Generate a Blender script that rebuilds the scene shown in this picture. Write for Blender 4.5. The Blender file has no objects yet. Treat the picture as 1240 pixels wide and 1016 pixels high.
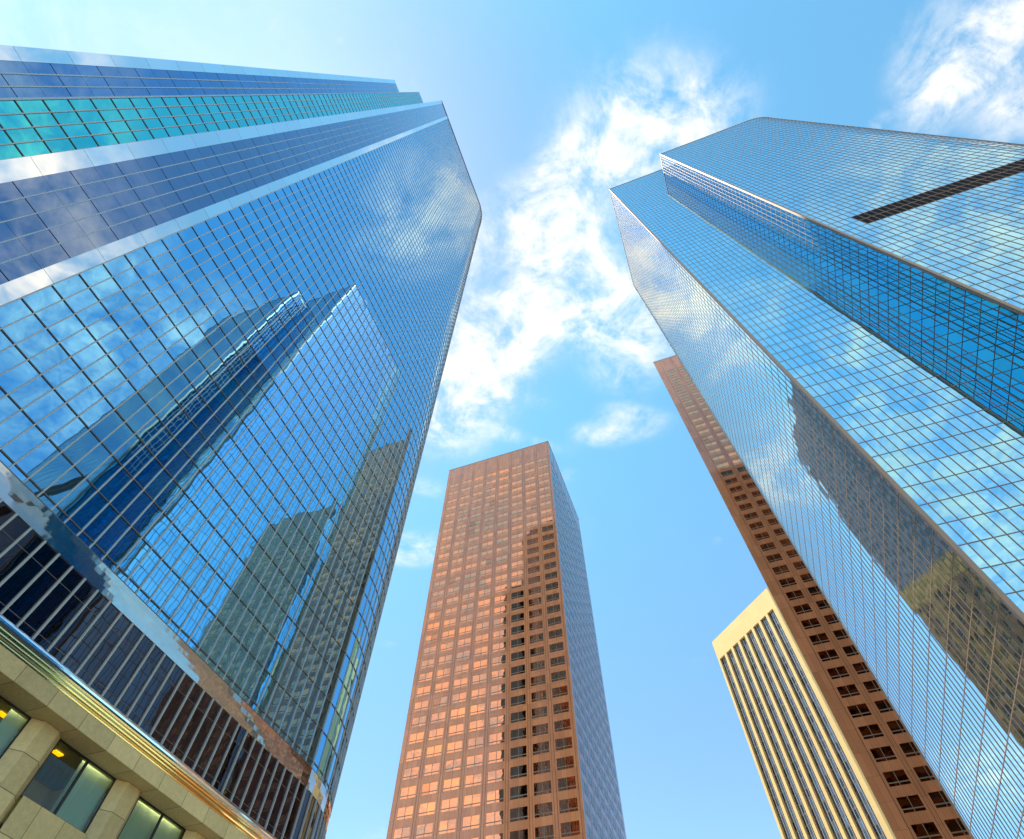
import bpy, math, random
from mathutils import Vector, Matrix
R = math.radians
random.seed(7)
scn = bpy.context.scene
COL = scn.collection
W_, H_ = 1024, 839
scn.render.resolution_x, scn.render.resolution_y = W_, H_

# ------------------------------------------------------------------ camera
CAMZ = 1.6
F_PX, EL, ROLL = 667.957, 1.0331052, 0.0073553          # focal length in 1240-wide pixels, elevation, roll
cam = bpy.data.objects.new('camera', bpy.data.cameras.new('camera'))
COL.objects.link(cam)
Fv = Vector((0, math.cos(EL), math.sin(EL)))
Rv = Vector((1, 0, 0)); Uv = Rv.cross(Fv)
Rv2 = Rv * math.cos(ROLL) + Uv * math.sin(ROLL)
Uv2 = -Rv * math.sin(ROLL) + Uv * math.cos(ROLL)
cam.matrix_world = Matrix(((Rv2.x, Uv2.x, -Fv.x, 0), (Rv2.y, Uv2.y, -Fv.y, 0), (Rv2.z, Uv2.z, -Fv.z, CAMZ), (0, 0, 0, 1)))
cam.data.sensor_width = 36.0
cam.data.lens = F_PX / 1240 * 36
cam.data.clip_start = 0.1
cam.data.clip_end = 20000
scn.camera = cam

def project(p):
    d = Vector(p) - Vector((0, 0, CAMZ)); w = d.dot(Fv)
    if w <= 0.1: return None
    return (620 + F_PX * d.dot(Rv2) / w, 508 - F_PX * d.dot(Uv2) / w)

def seen_area(pts):
    q = [project(p) for p in pts]
    if any(a is None for a in q): return 0
    q = [(min(max(x, 0), 1240), min(max(y, 0), 1016)) for x, y in q]
    return abs(sum(q[i][0] * q[(i + 1) % len(q)][1] - q[(i + 1) % len(q)][0] * q[i][1] for i in range(len(q)))) / 2

# ------------------------------------------------------------------ city grid: s runs along the street, n across it
GA = -0.352918784
NV = Vector((math.cos(GA), math.sin(GA), 0)); SV = Vector((-math.sin(GA), math.cos(GA), 0)); ZV = Vector((0, 0, 1))
def P(s, n, z=0.0): return SV * s + NV * n + ZV * z

# ------------------------------------------------------------------ mesh builder
class MB:
    def __init__(self): self.v = []; self.f = []; self.uv = []; self.tone = []
    def quad(self, pts, uv=None, tone=0.5):
        i = len(self.v); self.v += [Vector(p) for p in pts]; self.f.append(tuple(range(i, i + len(pts))))
        self.uv += uv if uv else [(0, 0)] * len(pts); self.tone += [tone] * len(pts)
    def box(self, o, a, b, c, tone=0.5):
        o, a, b, c = Vector(o), Vector(a), Vector(b), Vector(c)
        if a.cross(b).dot(c) < 0: a, b = b, a
        k = [o, o + a, o + a + b, o + b, o + c, o + a + c, o + a + b + c, o + b + c]
        for q in ((3, 2, 1, 0), (4, 5, 6, 7), (0, 1, 5, 4), (1, 2, 6, 5), (2, 3, 7, 6), (3, 0, 4, 7)):
            self.quad([k[j] for j in q], None, tone)
    def prism(self, poly, z0, z1, side=True, top=True, bottom=False):
        n = len(poly)
        ar = sum(poly[i][0] * poly[(i + 1) % n][1] - poly[(i + 1) % n][0] * poly[i][1] for i in range(n))
        if ar < 0: poly = poly[::-1]
        lo = [Vector((p[0], p[1], z0)) for p in poly]; hi = [Vector((p[0], p[1], z1)) for p in poly]
        if side:
            for i in range(n): self.quad([lo[i], lo[(i + 1) % n], hi[(i + 1) % n], hi[i]])
        if top: self.quad(hi)
        if bottom: self.quad(lo[::-1])
    def sweep(self, path, prof, closed_prof=True):
        """profile (out, up) swept along a list of (point, outward normal)"""
        rings = [[Vector(p) + nn * o + ZV * u for o, u in prof] for p, nn in path]
        m = len(prof)
        for a, b in zip(rings, rings[1:]):
            for j in range(m if closed_prof else m - 1):
                self.quad([a[j], a[(j + 1) % m], b[(j + 1) % m], b[j]])
    def build(self, name, mat, parent=None, smooth=False):
        base = parent
        off = Vector((0, 0, 0))
        while base is not None: off = off + base.location; base = base.parent
        me = bpy.data.meshes.new(name)
        me.from_pydata([tuple(p - off) for p in self.v], [], self.f)
        ul = me.uv_layers.new(name='UVMap')
        ul.data.foreach_set('uv', [c for u in self.uv for c in u])
        ca = me.color_attributes.new('tone', 'FLOAT_COLOR', 'CORNER')
        ca.data.foreach_set('color', [c for t in self.tone for c in (t, t, t, 1)])
        if smooth: me.polygons.foreach_set('use_smooth', [True] * len(me.polygons))
        me.materials.append(mat); me.update()
        o = bpy.data.objects.new(name, me); COL.objects.link(o)
        if parent is not None: o.parent = parent
        return o

def thing(name, label, cat, loc, group=None):
    o = bpy.data.objects.new(name, None); COL.objects.link(o); o.location = loc
    o['label'] = label; o['category'] = cat
    if group: o['group'] = group
    return o

# ------------------------------------------------------------------ materials
def new_mat(name):
    m = bpy.data.materials.new(name); m.use_nodes = True
    nt = m.node_tree; b = nt.nodes['Principled BSDF']
    return m, nt, b
def nd(nt, t, **k):
    n = nt.nodes.new(t)
    for a, v in k.items(): setattr(n, a, v)
    return n
def math_(nt, op, a, b=None, c=None):
    n = nd(nt, 'ShaderNodeMath', operation=op)
    for i, x in enumerate((a, b, c)):
        if x is None: continue
        if isinstance(x, (int, float)): n.inputs[i].default_value = x
        else: nt.links.new(x, n.inputs[i])
    return n.outputs[0]
def bump(nt, b, scale, dist, detail=2.0, coord='Object', rough=0.5):
    tc = nd(nt, 'ShaderNodeTexCoord'); no = nd(nt, 'ShaderNodeTexNoise')
    no.inputs['Scale'].default_value = scale; no.inputs['Detail'].default_value = detail; no.inputs['Roughness'].default_value = rough
    bu = nd(nt, 'ShaderNodeBump'); bu.inputs['Strength'].default_value = 1; bu.inputs['Distance'].default_value = dist
    nt.links.new(tc.outputs[coord], no.inputs['Vector']); nt.links.new(no.outputs['Fac'], bu.inputs['Height'])
    nt.links.new(bu.outputs['Normal'], b.inputs['Normal'])
    return no
def tone_mul(nt, col, lo, hi):
    """colour scaled by the per-panel tone attribute"""
    at = nd(nt, 'ShaderNodeAttribute', attribute_name='tone')
    mr = nd(nt, 'ShaderNodeMapRange'); mr.inputs['To Min'].default_value = lo; mr.inputs['To Max'].default_value = hi
    nt.links.new(at.outputs['Fac'], mr.inputs['Value'])
    mx = nd(nt, 'ShaderNodeVectorMath', operation='SCALE'); mx.inputs[0].default_value = col
    nt.links.new(mr.outputs[0], mx.inputs['Scale'])
    return mx.outputs[0]
def glass_mat(name, col, rough=0.015, wave=0.004, scale=0.55, lo=0.85, hi=1.15, ior=None):
    m, nt, b = new_mat(name)
    b.inputs['Metallic'].default_value = 1; b.inputs['Roughness'].default_value = rough
    nt.links.new(tone_mul(nt, col, lo, hi), b.inputs['Base Color'])
    bump(nt, b, scale, wave, 1.5)
    return m
def metal_mat(name, col, rough=0.35, metallic=0.6, var=0.12):
    m, nt, b = new_mat(name)
    b.inputs['Metallic'].default_value = metallic; b.inputs['Roughness'].default_value = rough
    tc = nd(nt, 'ShaderNodeTexCoord'); no = nd(nt, 'ShaderNodeTexNoise'); no.inputs['Scale'].default_value = 0.8; no.inputs['Detail'].default_value = 4
    mr = nd(nt, 'ShaderNodeMapRange'); mr.inputs['To Min'].default_value = 1 - var; mr.inputs['To Max'].default_value = 1 + var
    vs = nd(nt, 'ShaderNodeVectorMath', operation='SCALE'); vs.inputs[0].default_value = col
    nt.links.new(tc.outputs['Object'], no.inputs['Vector']); nt.links.new(no.outputs['Fac'], mr.inputs['Value'])
    nt.links.new(mr.outputs[0], vs.inputs['Scale']); nt.links.new(vs.outputs[0], b.inputs['Base Color'])
    return m
def stone_mat(name, col, panel, rough, spec=0.5, joint=0.05, grain=9.0, var=0.25, off=(0.0, 0.0), jdark=0.35, wave=0.0):
    """stone in panels (UV in metres): a tone per panel, fine grain, thin dark joints"""
    m, nt, b = new_mat(name)
    uv = nd(nt, 'ShaderNodeUVMap'); sx = nd(nt, 'ShaderNodeSeparateXYZ'); nt.links.new(uv.outputs[0], sx.inputs[0])
    cells, edges = [], []
    for i in (0, 1):
        q = math_(nt, 'DIVIDE', math_(nt, 'ADD', sx.outputs[i], off[i]), panel[i])
        cells.append(math_(nt, 'FLOOR', q))
        fr = math_(nt, 'FRACT', q)
        d = math_(nt, 'MULTIPLY', math_(nt, 'MINIMUM', fr, math_(nt, 'SUBTRACT', 1.0, fr)), panel[i])
        edges.append(d)
    cb = nd(nt, 'ShaderNodeCombineXYZ'); nt.links.new(cells[0], cb.inputs[0]); nt.links.new(cells[1], cb.inputs[1])
    wn = nd(nt, 'ShaderNodeTexWhiteNoise', noise_dimensions='2D'); nt.links.new(cb.outputs[0], wn.inputs['Vector'])
    tc = nd(nt, 'ShaderNodeTexCoord'); no = nd(nt, 'ShaderNodeTexNoise'); no.inputs['Scale'].default_value = grain; no.inputs['Detail'].default_value = 6; no.inputs['Roughness'].default_value = 0.7
    n2 = nd(nt, 'ShaderNodeTexNoise'); n2.inputs['Scale'].default_value = 0.35; n2.inputs['Detail'].default_value = 5
    nt.links.new(tc.outputs['Object'], no.inputs['Vector']); nt.links.new(tc.outputs['Object'], n2.inputs['Vector'])
    t = math_(nt, 'ADD', math_(nt, 'MULTIPLY', math_(nt, 'SUBTRACT', wn.outputs['Value'], 0.5), var),
              math_(nt, 'ADD', math_(nt, 'MULTIPLY', math_(nt, 'SUBTRACT', no.outputs['Fac'], 0.5), var * 1.6),
                    math_(nt, 'MULTIPLY', math_(nt, 'SUBTRACT', n2.outputs['Fac'], 0.5), var * 1.2)))
    t = math_(nt, 'ADD', t, 1.0)
    jm = math_(nt, 'GREATER_THAN', math_(nt, 'MINIMUM', edges[0], edges[1]), joint / 2)
    t = math_(nt, 'MULTIPLY', t, math_(nt, 'ADD', math_(nt, 'MULTIPLY', jm, 1 - jdark), jdark))
    vs = nd(nt, 'ShaderNodeVectorMath', operation='SCALE'); vs.inputs[0].default_value = col
    nt.links.new(t, vs.inputs['Scale']); nt.links.new(vs.outputs[0], b.inputs['Base Color'])
    b.inputs['Roughness'].default_value = rough; b.inputs['Specular IOR Level'].default_value = spec
    if wave: bump(nt, b, 0.4, wave, 2)
    return m
def plain_mat(name, col, rough=0.6, emit=None, strength=0):
    m, nt, b = new_mat(name)
    b.inputs['Base Color'].default_value = (*col, 1); b.inputs['Roughness'].default_value = rough
    if emit:
        b.inputs['Emission Color'].default_value = (*emit, 1); b.inputs['Emission Strength'].default_value = strength
    return m
def window_glass_mat(name, tint):
    """clear pane: reflects at grazing angles, lets the room show"""
    m = bpy.data.materials.new(name); m.use_nodes = True; nt = m.node_tree; nt.nodes.clear()
    out = nd(nt, 'ShaderNodeOutputMaterial'); mix = nd(nt, 'ShaderNodeMixShader'); fr = nd(nt, 'ShaderNodeFresnel'); fr.inputs['IOR'].default_value = 1.6
    tr = nd(nt, 'ShaderNodeBsdfTransparent'); tr.inputs['Color'].default_value = (*tint, 1)
    gl = nd(nt, 'ShaderNodeBsdfGlossy'); gl.inputs['Roughness'].default_value = 0.02
    nt.links.new(fr.outputs[0], mix.inputs[0]); nt.links.new(tr.outputs[0], mix.inputs[1]); nt.links.new(gl.outputs[0], mix.inputs[2]); nt.links.new(mix.outputs[0], out.inputs[0])
    return m

M = {}
M['glass_l'] = glass_mat('blue mirror glass', (0.20, 0.54, 0.80), lo=.95, hi=1.05)
M['glass_g'] = glass_mat('teal mirror glass', (0.08, 0.62, 0.60), lo=.94, hi=1.06)
M['glass_low'] = glass_mat('smoked mirror glass', (0.085, 0.07, 0.08), wave=0.006)
M['glass_r'] = glass_mat('blue mirror glass of the right tower', (0.29, 0.60, 0.71), lo=.95, hi=1.05)
M['glass_c'] = glass_mat('inner return glass with dark reflection painted in', (0.035, 0.37, 0.50), lo=.95, hi=1.05)  # tower glass darkened, the inner corner's dark reflections put into the tint
M['glass_a'] = glass_mat('blue glass with bright reflection painted in', (0.68, 0.92, 0.90), wave=0.0028, lo=.96, hi=1.04)  # same tower glass, tint lightened to paint in this face's brighter reflections
M['glass_rear'] = glass_mat('smoke grey glass', (0.17, 0.20, 0.22))
M['panel_f'] = glass_mat('polished slate blue panel', (0.20, 0.27, 0.40), rough=0.02, wave=0.003, scale=0.3, lo=.95, hi=1.05)
M['panel_h'] = glass_mat('polished deep blue panel', (0.13, 0.27, 0.47), rough=0.02, wave=0.003, scale=0.3, lo=.95, hi=1.05)
M['steel'] = glass_mat('mirror polished steel', (0.90, 0.90, 0.88), rough=0.03, wave=0.002, scale=0.6, lo=.96, hi=1.04)
M['steel_wavy'] = glass_mat('rippled polished steel', (0.66, 0.62, 0.55), rough=0.05, wave=0.013, scale=1.0)
M['bronze_tube'] = glass_mat('polished bronze', (0.90, 0.66, 0.28), rough=0.08, wave=0.0, scale=2)
M['chrome'] = glass_mat('chrome tube', (0.92, 0.92, 0.92), rough=0.07, wave=0.0)
M['alu'] = metal_mat('silver aluminium', (0.38, 0.38, 0.35), 0.4, 0.35)
M['alu_dark'] = metal_mat('dark bronze aluminium', (0.10, 0.085, 0.075), 0.45, 0.4)
M['strip'] = metal_mat('pale blue grey aluminium', (0.33, 0.39, 0.43), 0.4, 0.4)
M['bronze'] = metal_mat('brown anodised aluminium', (0.21, 0.14, 0.095), 0.5, 0.2)
M['trim_r'] = metal_mat('bronze corner trim', (0.27, 0.18, 0.115), 0.45, 0.3)
M['core'] = plain_mat('dark core', (0.012, 0.013, 0.016), 0.5)
M['louver'] = plain_mat('dark louvre', (0.012, 0.008, 0.009), 0.55)
M['roof'] = plain_mat('roof gravel', (0.25, 0.24, 0.22), 0.9)
GR = (0.52, 0.215, 0.10)
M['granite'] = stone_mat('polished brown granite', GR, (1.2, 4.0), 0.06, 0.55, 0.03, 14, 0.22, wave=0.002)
M['win_bronze'] = glass_mat('bronze mirror window', (0.93, 0.335, 0.155), rough=0.02, wave=0.005, scale=0.8, lo=0.5, hi=1.02)
M['win_dark'] = glass_mat('dark bronze window', (0.75, 0.30, 0.14), rough=0.02, wave=0.005, scale=0.8, lo=0.5, hi=1.2)
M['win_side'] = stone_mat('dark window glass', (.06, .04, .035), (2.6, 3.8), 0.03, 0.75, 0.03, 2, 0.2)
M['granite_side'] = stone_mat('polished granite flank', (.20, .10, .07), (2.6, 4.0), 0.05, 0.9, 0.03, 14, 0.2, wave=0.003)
M['win_bar'] = metal_mat('bronze window bar', (0.22, 0.17, 0.12), 0.4, 0.3)
M['cream'] = stone_mat('cream cladding', (0.52, 0.38, 0.155), (6.4, 4.1), 0.7, 0.3, 0.03, 4, 0.06, jdark=0.8)
M['strip_glass'] = glass_mat('grey window strip', (0.20, 0.175, 0.165), rough=0.03, wave=0.006, scale=0.5, lo=0.4, hi=1.5)
ST = (0.63, 0.48, 0.215)
M['stone'] = stone_mat('buff stone', ST, (1.76, 50.0), 0.55, 0.4, 0.03, 5, 0.36, jdark=0.3)
M['stone_w'] = stone_mat('buff stone wall', ST, (1.31, 1.25), 0.55, 0.4, 0.03, 5, 0.36, jdark=0.3)
M['room'] = plain_mat('room wall', (0.52, 0.47, 0.24), 0.8)
M['ceiling'] = plain_mat('room ceiling', (0.30, 0.32, 0.26), 0.8)
M['blind'] = plain_mat('pale green blind', (0.62, 0.74, 0.60), 0.8)
M['lamp'] = plain_mat('lit ceiling lamp', (0.9, 0.6, 0.1), 0.5, (1.0, 0.40, 0.0), 0.9)
M['room_fill'] = plain_mat('added room fill glow', (.9, .85, .7), .5, (1.0, .92, .66), 9)  # glow of an added emitter that brightens the blinds and rooms
M['clear'] = window_glass_mat('greenish window glass', (0.80, 0.92, 0.80))
M['gasket'] = plain_mat('black window frame', (0.01, 0.01, 0.012), 0.5)

# ------------------------------------------------------------------ split helper: the 100 that show largest become parts, the rest one part
def split_parts(items, name, mat, parent, limit=100, label=None):
    """items: list of (area, fill(mb))"""
    items = sorted(items, key=lambda t: -t[0])
    for a, fill in items[:limit]:
        mb = MB(); fill(mb); mb.build(name, mat, parent)
    if len(items) > limit:
        mb = MB()
        for a, fill in items[limit:]: fill(mb)
        o = mb.build(name, mat, parent); o['kind'] = 'stuff'

TILT = 0.0016
def pane_fill(a, b, z0, z1, nrm, out, tone, tilt=TILT):
    """one glass panel between plan points a and b, slightly out of true like real glazing"""
    ta, tb = random.gauss(0, tilt), random.gauss(0, tilt)
    w = (b - a).length / 2; h = (z1 - z0) / 2
    def fill(mb):
        pts = []
        for sx, sz, q, z in ((-1, -1, a, z0), (1, -1, b, z0), (1, 1, b, z1), (-1, 1, a, z1)):
            pts.append(q + ZV * z + nrm * (out + ta * sx * w + tb * sz * h))
        u = (pts[1] - pts[0]).length
        mb.quad(pts, [(0, 0), (u, 0), (u, z1 - z0), (0, z1 - z0)], tone)
    return fill
def face_normal(a, b, inside):
    d = (b - a).normalized(); n = Vector((d.y, -d.x, 0))
    return n if n.dot(inside - a) < 0 else -n

def curtain_wall(path, inside, zs, glass, panels, mullions, rails, mw, mo, rw, ro, skip=None, mull_at=None, area_ok=True, tone=None):
    """path: plan points at every mullion; zs: floor lines. Collects panel / mullion fillers; rails: dict z -> list of paths"""
    normals = [face_normal(path[i], path[i + 1], inside) for i in range(len(path) - 1)]
    for i in range(len(path) - 1):
        a, b, nn = path[i], path[i + 1], normals[i]
        if (b - a).length < 1e-4: continue
        for j in range(len(zs) - 1):
            if skip and skip(i, j): continue
            if b.cross(a).z * 0 + (b - a).cross(ZV).dot(nn) < 0: q0, q1 = b, a
            else: q0, q1 = a, b
            t = random.random() if tone is None else tone(i, j)
            ar = seen_area([q0 + ZV * zs[j], q1 + ZV * zs[j], q1 + ZV * zs[j + 1], q0 + ZV * zs[j + 1]]) if area_ok else 0
            # a panel facing away does not show
            mid = (q0 + q1) / 2
            if nn.dot(Vector((0, 0, 0)) - mid) < 0: ar = 0
            panels.setdefault(glass, []).append((ar, pane_fill(q0, q1, zs[j], zs[j + 1], nn, 0.05, t)))
    for i in range(len(path)):
        if mull_at is not None and not mull_at(i): continue
        nn = (normals[max(i - 1, 0)] + normals[min(i, len(normals) - 1)]).normalized()
        p = path[i]; tdir = Vector((nn.y, -nn.x, 0))
        def fill(mb, p=p, nn=nn, t=tdir):
            z0, z1 = zs[0], zs[-1]
            mb.box(p - t * mw / 2 + ZV * z0, t * mw, nn * mo, ZV * (z1 - z0))
        ar = seen_area([p - tdir * mw + ZV * zs[0], p + tdir * mw + ZV * zs[0], p + tdir * mw + ZV * zs[-1], p - tdir * mw + ZV * zs[-1]])
        if nn.dot(-p) < 0: ar = 0
        mullions.append((ar, fill))
    for z in zs: rails.setdefault((round(z, 3), len(rails)), []).append((path, normals))

def build_rails(rails, rw, ro, name, mat, parent, limit=100):
    items = []
    for (z, _), runs in rails.items():
        def fill(mb, z=z, runs=runs):
            for path, normals in runs:
                pn = []
                for i, p in enumerate(path):
                    na = normals[max(i - 1, 0)]; nb = normals[min(i, len(normals) - 1)]
                    m = (na + nb).normalized(); pn.append((p + ZV * z, m / max(m.dot(na), 0.5)))
                h = rw / 2
                mb.sweep(pn, [(0.0, -h), (ro, -h), (ro, h), (0.0, h)])
        items.append((1.0 / z if z > 0 else 9, fill))
    split_parts(items, name, mat, parent, limit)

def arc(cs, cn, r, a0, a1, k):
    """plan arc points in (s,n); angle measured from +s towards +n"""
    return [P(cs + r * math.cos(R(a0 + (a1 - a0) * i / k)), cn + r * math.sin(R(a0 + (a1 - a0) * i / k))) for i in range(k + 1)]
def line(p, q, k): return [p + (q - p) * i / k for i in range(k + 1)]

# ================================================================== LEFT GLASS TOWER
HL = 229 + CAMZ; NE = -25.8
LT = thing('glass_tower', 'blue glass tower with polished silver bands, rounded corner and buff stone base', 'skyscraper', P(12, -47), 'blue glass skyscrapers')
inL = P(12, -45)
RB = 12.5
e_line = line(P(0, NE), P(31, NE), 37)
e_arc = arc(31, NE - RB, RB, 90, 0, 23)
e_path = e_line + e_arc[1:]
H_G, H_H = 183 + CAMZ, 151.8 + CAMZ
S_F0, S_F1 = -5.02, -0.84; S_G0, S_G1 = -8.85, -6.03; S_H0, S_H1 = -10.8, -8.85
NB = -68.5
ZL0 = 21.2                                            # glazing starts above the steel band
zl = [ZL0] + [26.24 + CAMZ + 2.083 * i for i in range(-3, 100)]
zl = [z for z in zl if ZL0 + 0.3 < z or z == ZL0]; zl = [z for z in zl if z < HL - 0.8] + [HL]
panels, mull, rails = {}, [], {}
curtain_wall(e_path, inL, zl, 'glass_l', panels, mull, rails, .066, .12, .06, .1)
g_path = line(P(S_G0, NE), P(S_G1, NE), 4)
zg = [z for z in zl if z < H_G - 0.8] + [H_G]
curtain_wall(g_path, inL, zg, 'glass_g', panels, mull, rails, .06, .11, .06, .1)
for key, items in panels.items(): split_parts(items, 'glass_panel', M[key], LT, 100 if key == 'glass_l' else 0)
# F and H: polished panels with thin open joints and flat pale strips
strips = []
def slab_face(s0, s1, ncol, ztop, mat, name, zjoint, gap):
    zs = [ZL0] + [z for z in zjoint if ZL0 + 1 < z < ztop - 1] + [ztop]
    items = []
    a, b = P(s0, NE), P(s1, NE)
    for j in range(len(zs) - 1):
        g0, g1 = (.035, .010) if j % 2 else (.010, .035)
        f = pane_fill(a, b, zs[j] + g0, zs[j + 1] - g1, NV, 0.05, random.random(), 0.0006)
        items.append((seen_area([a + ZV * zs[j], b + ZV * zs[j], b + ZV * zs[j + 1], a + ZV * zs[j + 1]]), f))
    split_parts(items, name, M[mat], LT, 100)
    for i in range(1, ncol):
        s = s0 + (s1 - s0) * i / ncol
        def fill(mb, s=s): mb.box(P(s - .035, NE, ZL0), SV * .07, NV * .09, ZV * (ztop - ZL0))
        strips.append((seen_area([P(s - .1, NE, ZL0), P(s + .1, NE, ZL0), P(s + .1, NE, ztop), P(s - .1, NE, ztop)]), fill))
zF = [32.8 + CAMZ + 2.15 * i for i in range(-6, 93)]
slab_face(S_F0, S_F1, 5, HL, 'panel_f', 'polished_panel', zF, .018)
slab_face(S_H0, S_H1, 3, H_H, 'panel_h', 'polished_panel', zF, .018)
split_parts(strips, 'metal_strip', M['strip'], LT)
split_parts(mull, 'mullion', M['alu'], LT)
build_rails(rails, .07, .09, 'transom', M['alu_dark'], LT)
# polished silver bands: shallow bevelled strips, jointed every storey
for s0, s1, zt, dn0, dn1 in ((-.84, 0.0, HL, .13, .07), (-6.03, -5.02, HL, .14, .07), (-11.56, -10.8, H_H, .13, .07)):
    mb = MB(); zz = [ZL0] + [z for z in zF[::2] if ZL0 + 1 < z < zt - 1] + [zt]
    for j in range(len(zz) - 1):
        t = random.random(); e = random.gauss(0, .0015)
        a, b = P(s0, NE + dn0 + e), P(s1, NE + dn1 - e)
        mb.quad([a + ZV * (zz[j] + .012), b + ZV * (zz[j] + .012), b + ZV * (zz[j + 1] - .012), a + ZV * (zz[j + 1] - .012)], None, t)
    for s, dn in ((s0, dn0 - .02), (s1, dn1 - .02)):
        mb.box(P(s - (0 if s == s0 else .03), NE - .1, ZL0), SV * .03, NV * (dn + .1), ZV * (zt - ZL0))
    mb.build('polished_band', M['steel'], LT)
mb = MB(); mb.box(P(-8.93, NE, ZL0), SV * .12, NV * .12, ZV * (H_G - ZL0)); mb.build('metal_strip', M['strip'], LT)
# structural cores under the cladding
mb = MB()
def pl(pts): return [(p.x, p.y) for p in pts]
body = [P(-6.03, NE)] + e_path[::1] + [P(43.5, NB + 10), P(36, NB), P(-6.03, NB)]
mb.prism(pl(body), 15.74, HL - .02, bottom=True)
mb.build('tower_core', M['core'], LT)
mb = MB()
mb.prism(pl([P(S_G0, NE), P(-6.03, NE), P(-6.03, NB), P(S_G0, NB)]), 15.74, H_G - .02)
mb.prism(pl([P(-11.56, NE), P(S_H0 + 1.95, NE), P(S_H0 + 1.95, NB), P(-11.56, NB)]), 15.74, H_H - .02)
mb.build('stepped_wing', M['core'], LT)
# side and rear elevations, plainer but glazed
bpan, bm, br = {}, [], {}
back = line(P(43.5, NE - RB), P(43.5, NB + 10), 24)
curtain_wall(back, inL, zl[::2] + [zl[-1]], 'glass_l', bpan, bm, br, .08, .12, .06, .1, area_ok=False)
back2 = line(P(43.5, NB + 10), P(36, NB), 12) + line(P(36, NB), P(-6.03, NB), 40)[1:]
curtain_wall(back2, inL, zl[::2] + [zl[-1]], 'glass_l', bpan, bm, br, .08, .12, .06, .1, area_ok=False)
split_parts(bpan['glass_l'], 'rear_glazing', M['glass_rear'], LT, 0)
split_parts(bm, 'rear_mullion', M['alu'], LT, 0)
# lower shoulder block behind
SH = 195
mb = MB(); mb.prism(pl([P(2, NB + .2), P(40, NB + .2), P(40, -77), P(2, -77)]), 0, SH); mb.build('shoulder_block', M['core'], LT)
span, sm, sr = {}, [], {}
zsh = [20 + 4.166 * i for i in range(42)] + [SH]
curtain_wall([P(40, NB + .1)] + line(P(40, -70), P(40, -77), 6) + line(P(40, -77), P(2, -77), 30)[1:], P(20, -70), zsh, 'glass_l', span, sm, sr, .08, .12, .06, .1, area_ok=False)
split_parts(span['glass_l'], 'rear_glazing', M['glass_rear'], LT, 0)
# roof edge
def with_normals(path, inside):
    ns = [face_normal(path[i], path[i + 1], inside) for i in range(len(path) - 1)]
    out = []
    for i, p in enumerate(path):
        a = ns[max(i - 1, 0)]; b = ns[min(i, len(ns) - 1)]; m = (a + b).normalized(); out.append((p, m / max(m.dot(a), .5)))
    return out
cope = [P(-6.03, NE)] + e_path
mb = MB(); mb.sweep([(p + ZV * HL, n) for p, n in with_normals(cope, inL)], [(-.5, 0), (.22, 0), (.22, .45), (-.5, .45)]); mb.build('roof_coping', M['bronze'], LT)

# steel band, smoked glazing, base tubes
low_path = line(P(-11.56, NE), P(0, NE), 14)[:-1] + e_path
wn = with_normals(low_path, inL)
mb = MB()
prof = [(.02, -.59), (.105, -.57), (.125, -.25), (.13, 0), (.125, .25), (.105, .57), (.02, .59)]
mb.sweep([(p + ZV * 20.6, n) for p, n in wn], prof, False)
BAND = mb.build('polished_steel_band', M['steel_wavy'], LT, True)
zlow = [15.0 + CAMZ, 15.42 + CAMZ, 17.55 + CAMZ, 18.42 + CAMZ]
lp, lm, lr = {}, [], {}
curtain_wall(low_path, inL, zlow, 'glass_low', lp, lm, lr, .095, .15, .03, .08)
split_parts(lp['glass_low'], 'smoked_glass_panel', M['glass_low'], LT, 100)
split_parts(lm, 'lower_mullion', M['alu'], LT)
build_rails(lr, .035, .06, 'lower_transom', M['alu_dark'], LT)
def tube(zc, out, r, mat, name, k=12):
    mb = MB(); mb.sweep([(p + ZV * zc, n) for p, n in wn], [(out + r * math.cos(R(360 * i / k)), r * math.sin(R(360 * i / k))) for i in range(k)])
    return mb.build(name, M[mat], LT, True)
tube(14.83 + CAMZ, .16, .19, 'chrome', 'steel_tube', 16)
tube(14.57 + CAMZ, .17, .11, 'bronze_tube', 'bronze_tube')
tube(14.38 + CAMZ, .24, .10, 'bronze_tube', 'bronze_tube')
tube(14.20 + CAMZ, .20, .10, 'bronze_tube', 'bronze_tube')
# stone base
FN = -25.5; WN = -26.75; ZS = 13.42 + CAMZ; ZF1 = 14.12 + CAMZ
base = MB()
mb = MB()
def uvq(mb, pts, u0, u1, v0, v1): mb.quad(pts, [(u0, v0), (u1, v0), (u1, v1), (u0, v1)])
S0, S1 = -14.0, 31.0
uvq(mb, [P(S0, FN, ZS), P(S1, FN, ZS), P(S1, FN, ZF1), P(S0, FN, ZF1)], S0 + .1, S1 + .1, .2, .9)
uvq(mb, [P(S0, FN, ZF1), P(S1, FN, ZF1), P(S1, FN - .5, ZF1 + .02), P(S0, FN - .5, ZF1 + .02)], S0, S1, .2, .5)
uvq(mb, [P(S0, WN - .3, ZS), P(S1, WN - .3, ZS), P(S1, FN, ZS), P(S0, FN, ZS)], S0 + .1, S1 + .1, .2, .8)
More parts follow.
